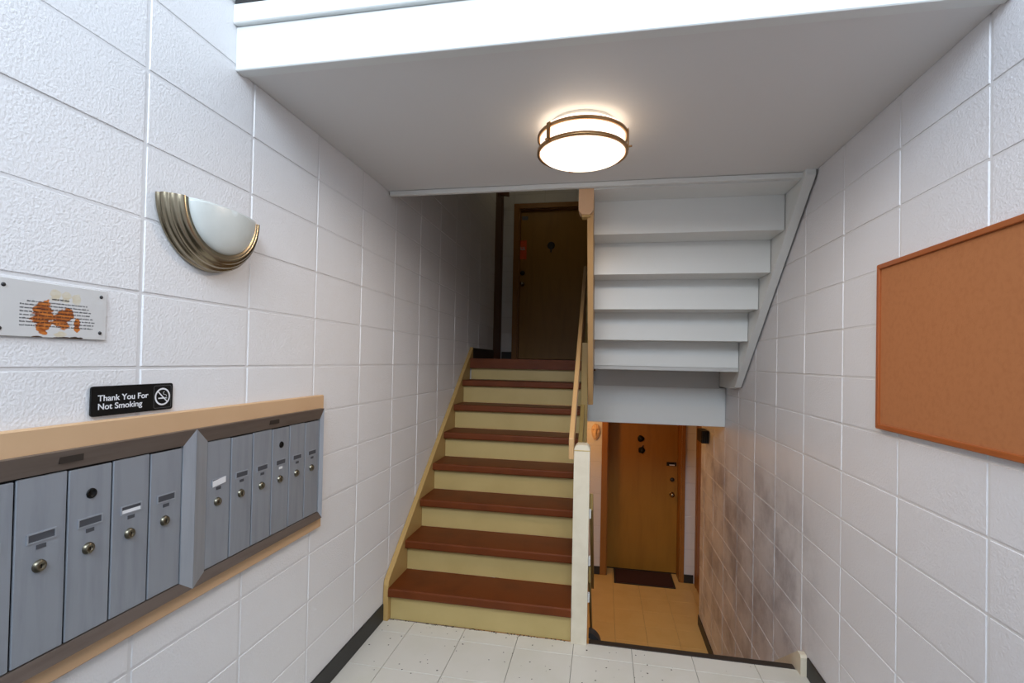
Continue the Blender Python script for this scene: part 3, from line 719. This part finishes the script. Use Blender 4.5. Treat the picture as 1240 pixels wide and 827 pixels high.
# ------------------------------------------------------------------ half-moon wall sconce
SC = Vector((XL + 0.0012, 1.336, 1.974))
sn = root('wall_sconce', (SC.x, SC.y, SC.z - 0.192), 'half-moon wall sconce with stepped nickel band and frosted glass, on the left wall', 'sconce')
bm = bmesh.new()
prof = [(0.150, 0.001), (0.190, 0.001), (0.1925, 0.004), (0.192, 0.010), (0.188, 0.0125), (0.188, 0.015), (0.1905, 0.020), (0.190, 0.028), (0.184, 0.034), (0.181, 0.0345), (0.180, 0.038), (0.179, 0.044), (0.172, 0.050), (0.168, 0.0505), (0.166, 0.055), (0.160, 0.061), (0.152, 0.063), (0.147, 0.0615), (0.1445, 0.059), (0.139, 0.060), (0.136, 0.057), (0.136, 0.030), (0.150, 0.001)]
add_lathe(bm, [(r * 0.985, h) for r, h in prof], SC, (1, 0, 0), 56, R(90), R(270))
link('band', bm, 'nickel', sn, smooth=True)
bm = bmesh.new()
dome = [(0.1355, 0.032), (0.1355, 0.056)] + [(0.1355 * math.cos(R(a)), 0.056 + 0.040 * math.sin(R(a))) for a in range(10, 91, 8)]
dome[-1] = (0.0, 0.096)
add_lathe(bm, dome, SC, (1, 0, 0), 40, R(90), R(270))
bmesh.ops.remove_doubles(bm, verts=bm.verts[:], dist=1e-5)
g = link('glass_bowl', bm, 'alabaster', sn, smooth=True)
sd = g.modifiers.new('thickness', 'SOLIDIFY'); sd.thickness = 0.004; sd.offset = -1

# ------------------------------------------------------------------ ceiling lamp
LC = Vector((-0.098, 2.005, CEIL))
lp = root('ceiling_lamp', (LC.x, LC.y, LC.z - 0.15), 'lit round flush ceiling lamp with two brass rings under the grey soffit', 'lamp')
DN = (0, 0, -1)
lathe('pan', [(0, 0.0005), (0.135, 0.0005), (0.135, 0.02), (0.0, 0.02)], LC, DN, 'lamp_pan', lp, 48)
lathe('diffuser', [(0.0, 0.0205), (0.150, 0.0205), (0.166, 0.030), (0.171, 0.045), (0.171, 0.118), (0.160, 0.128), (0.12, 0.138), (0.06, 0.144), (0, 0.146)], LC, DN, 'lamp', lp, 56)
ring('upper_ring', 0.1735, 0.010, 0.052, LC, DN, 'brass', lp, sq=0.006)
ring('lower_ring', 0.1735, 0.010, 0.112, LC, DN, 'brass', lp, sq=0.007)
lampl = area('ceiling_lamp_light', LC + Vector((0, 0, -0.150)), (0, 0, 0), 0.26, 0.26, 7.5, (1.0, 0.77, 0.56)); lampl.data.shape = 'DISK'
for a in (228, 348, 108):
    c, s_ = math.cos(R(a)), math.sin(R(a)); bm = bmesh.new()
    add_box(bm, (0.1838, -0.010, -0.122), (0.1868, 0.010, -0.042)); bmesh.ops.rotate(bm, verts=bm.verts[:], cent=(0, 0, 0), matrix=Matrix.Rotation(R(a), 3, 'Z'))
    bmesh.ops.translate(bm, verts=bm.verts[:], vec=LC); br = link('strap', bm, 'brass', lp)
    lathe('thumb_screw', [(0, 0.014), (0.004, 0.013), (0.004, 0.0)], LC + Vector((c * 0.187, s_ * 0.187, -0.112)), (c, s_, 0), 'brass', br, 10)

# ------------------------------------------------------------------ cork board
cb = root('cork_board', (XR, 1.58, 1.302), 'cork notice board in orange-brown wooden frame on right wall', 'board')
K0, K1, Z0, Z1, fw_ = 1.12, 2.035, 1.302, 1.907, 0.018
x0, x1 = XR - 0.0015, XR - 0.020
box('cork_panel', (x0, K0 + 0.016, Z0 + 0.016), (x1 + 0.008, K1 - 0.016, Z1 - 0.016), 'cork', cb)
for pts in ([(K0, Z0), (K1, Z0), (K1 - fw_, Z0 + fw_), (K0 + fw_, Z0 + fw_)], [(K0, Z1), (K1, Z1), (K1 - fw_, Z1 - fw_), (K0 + fw_, Z1 - fw_)],
            [(K0, Z0), (K0, Z1), (K0 + fw_, Z1 - fw_), (K0 + fw_, Z0 + fw_)], [(K1, Z0), (K1, Z1), (K1 - fw_, Z1 - fw_), (K1 - fw_, Z0 + fw_)]):
    prism('frame_rail', pts, 'X', x1, x0, 'cork_frame', cb, bev=0.002)
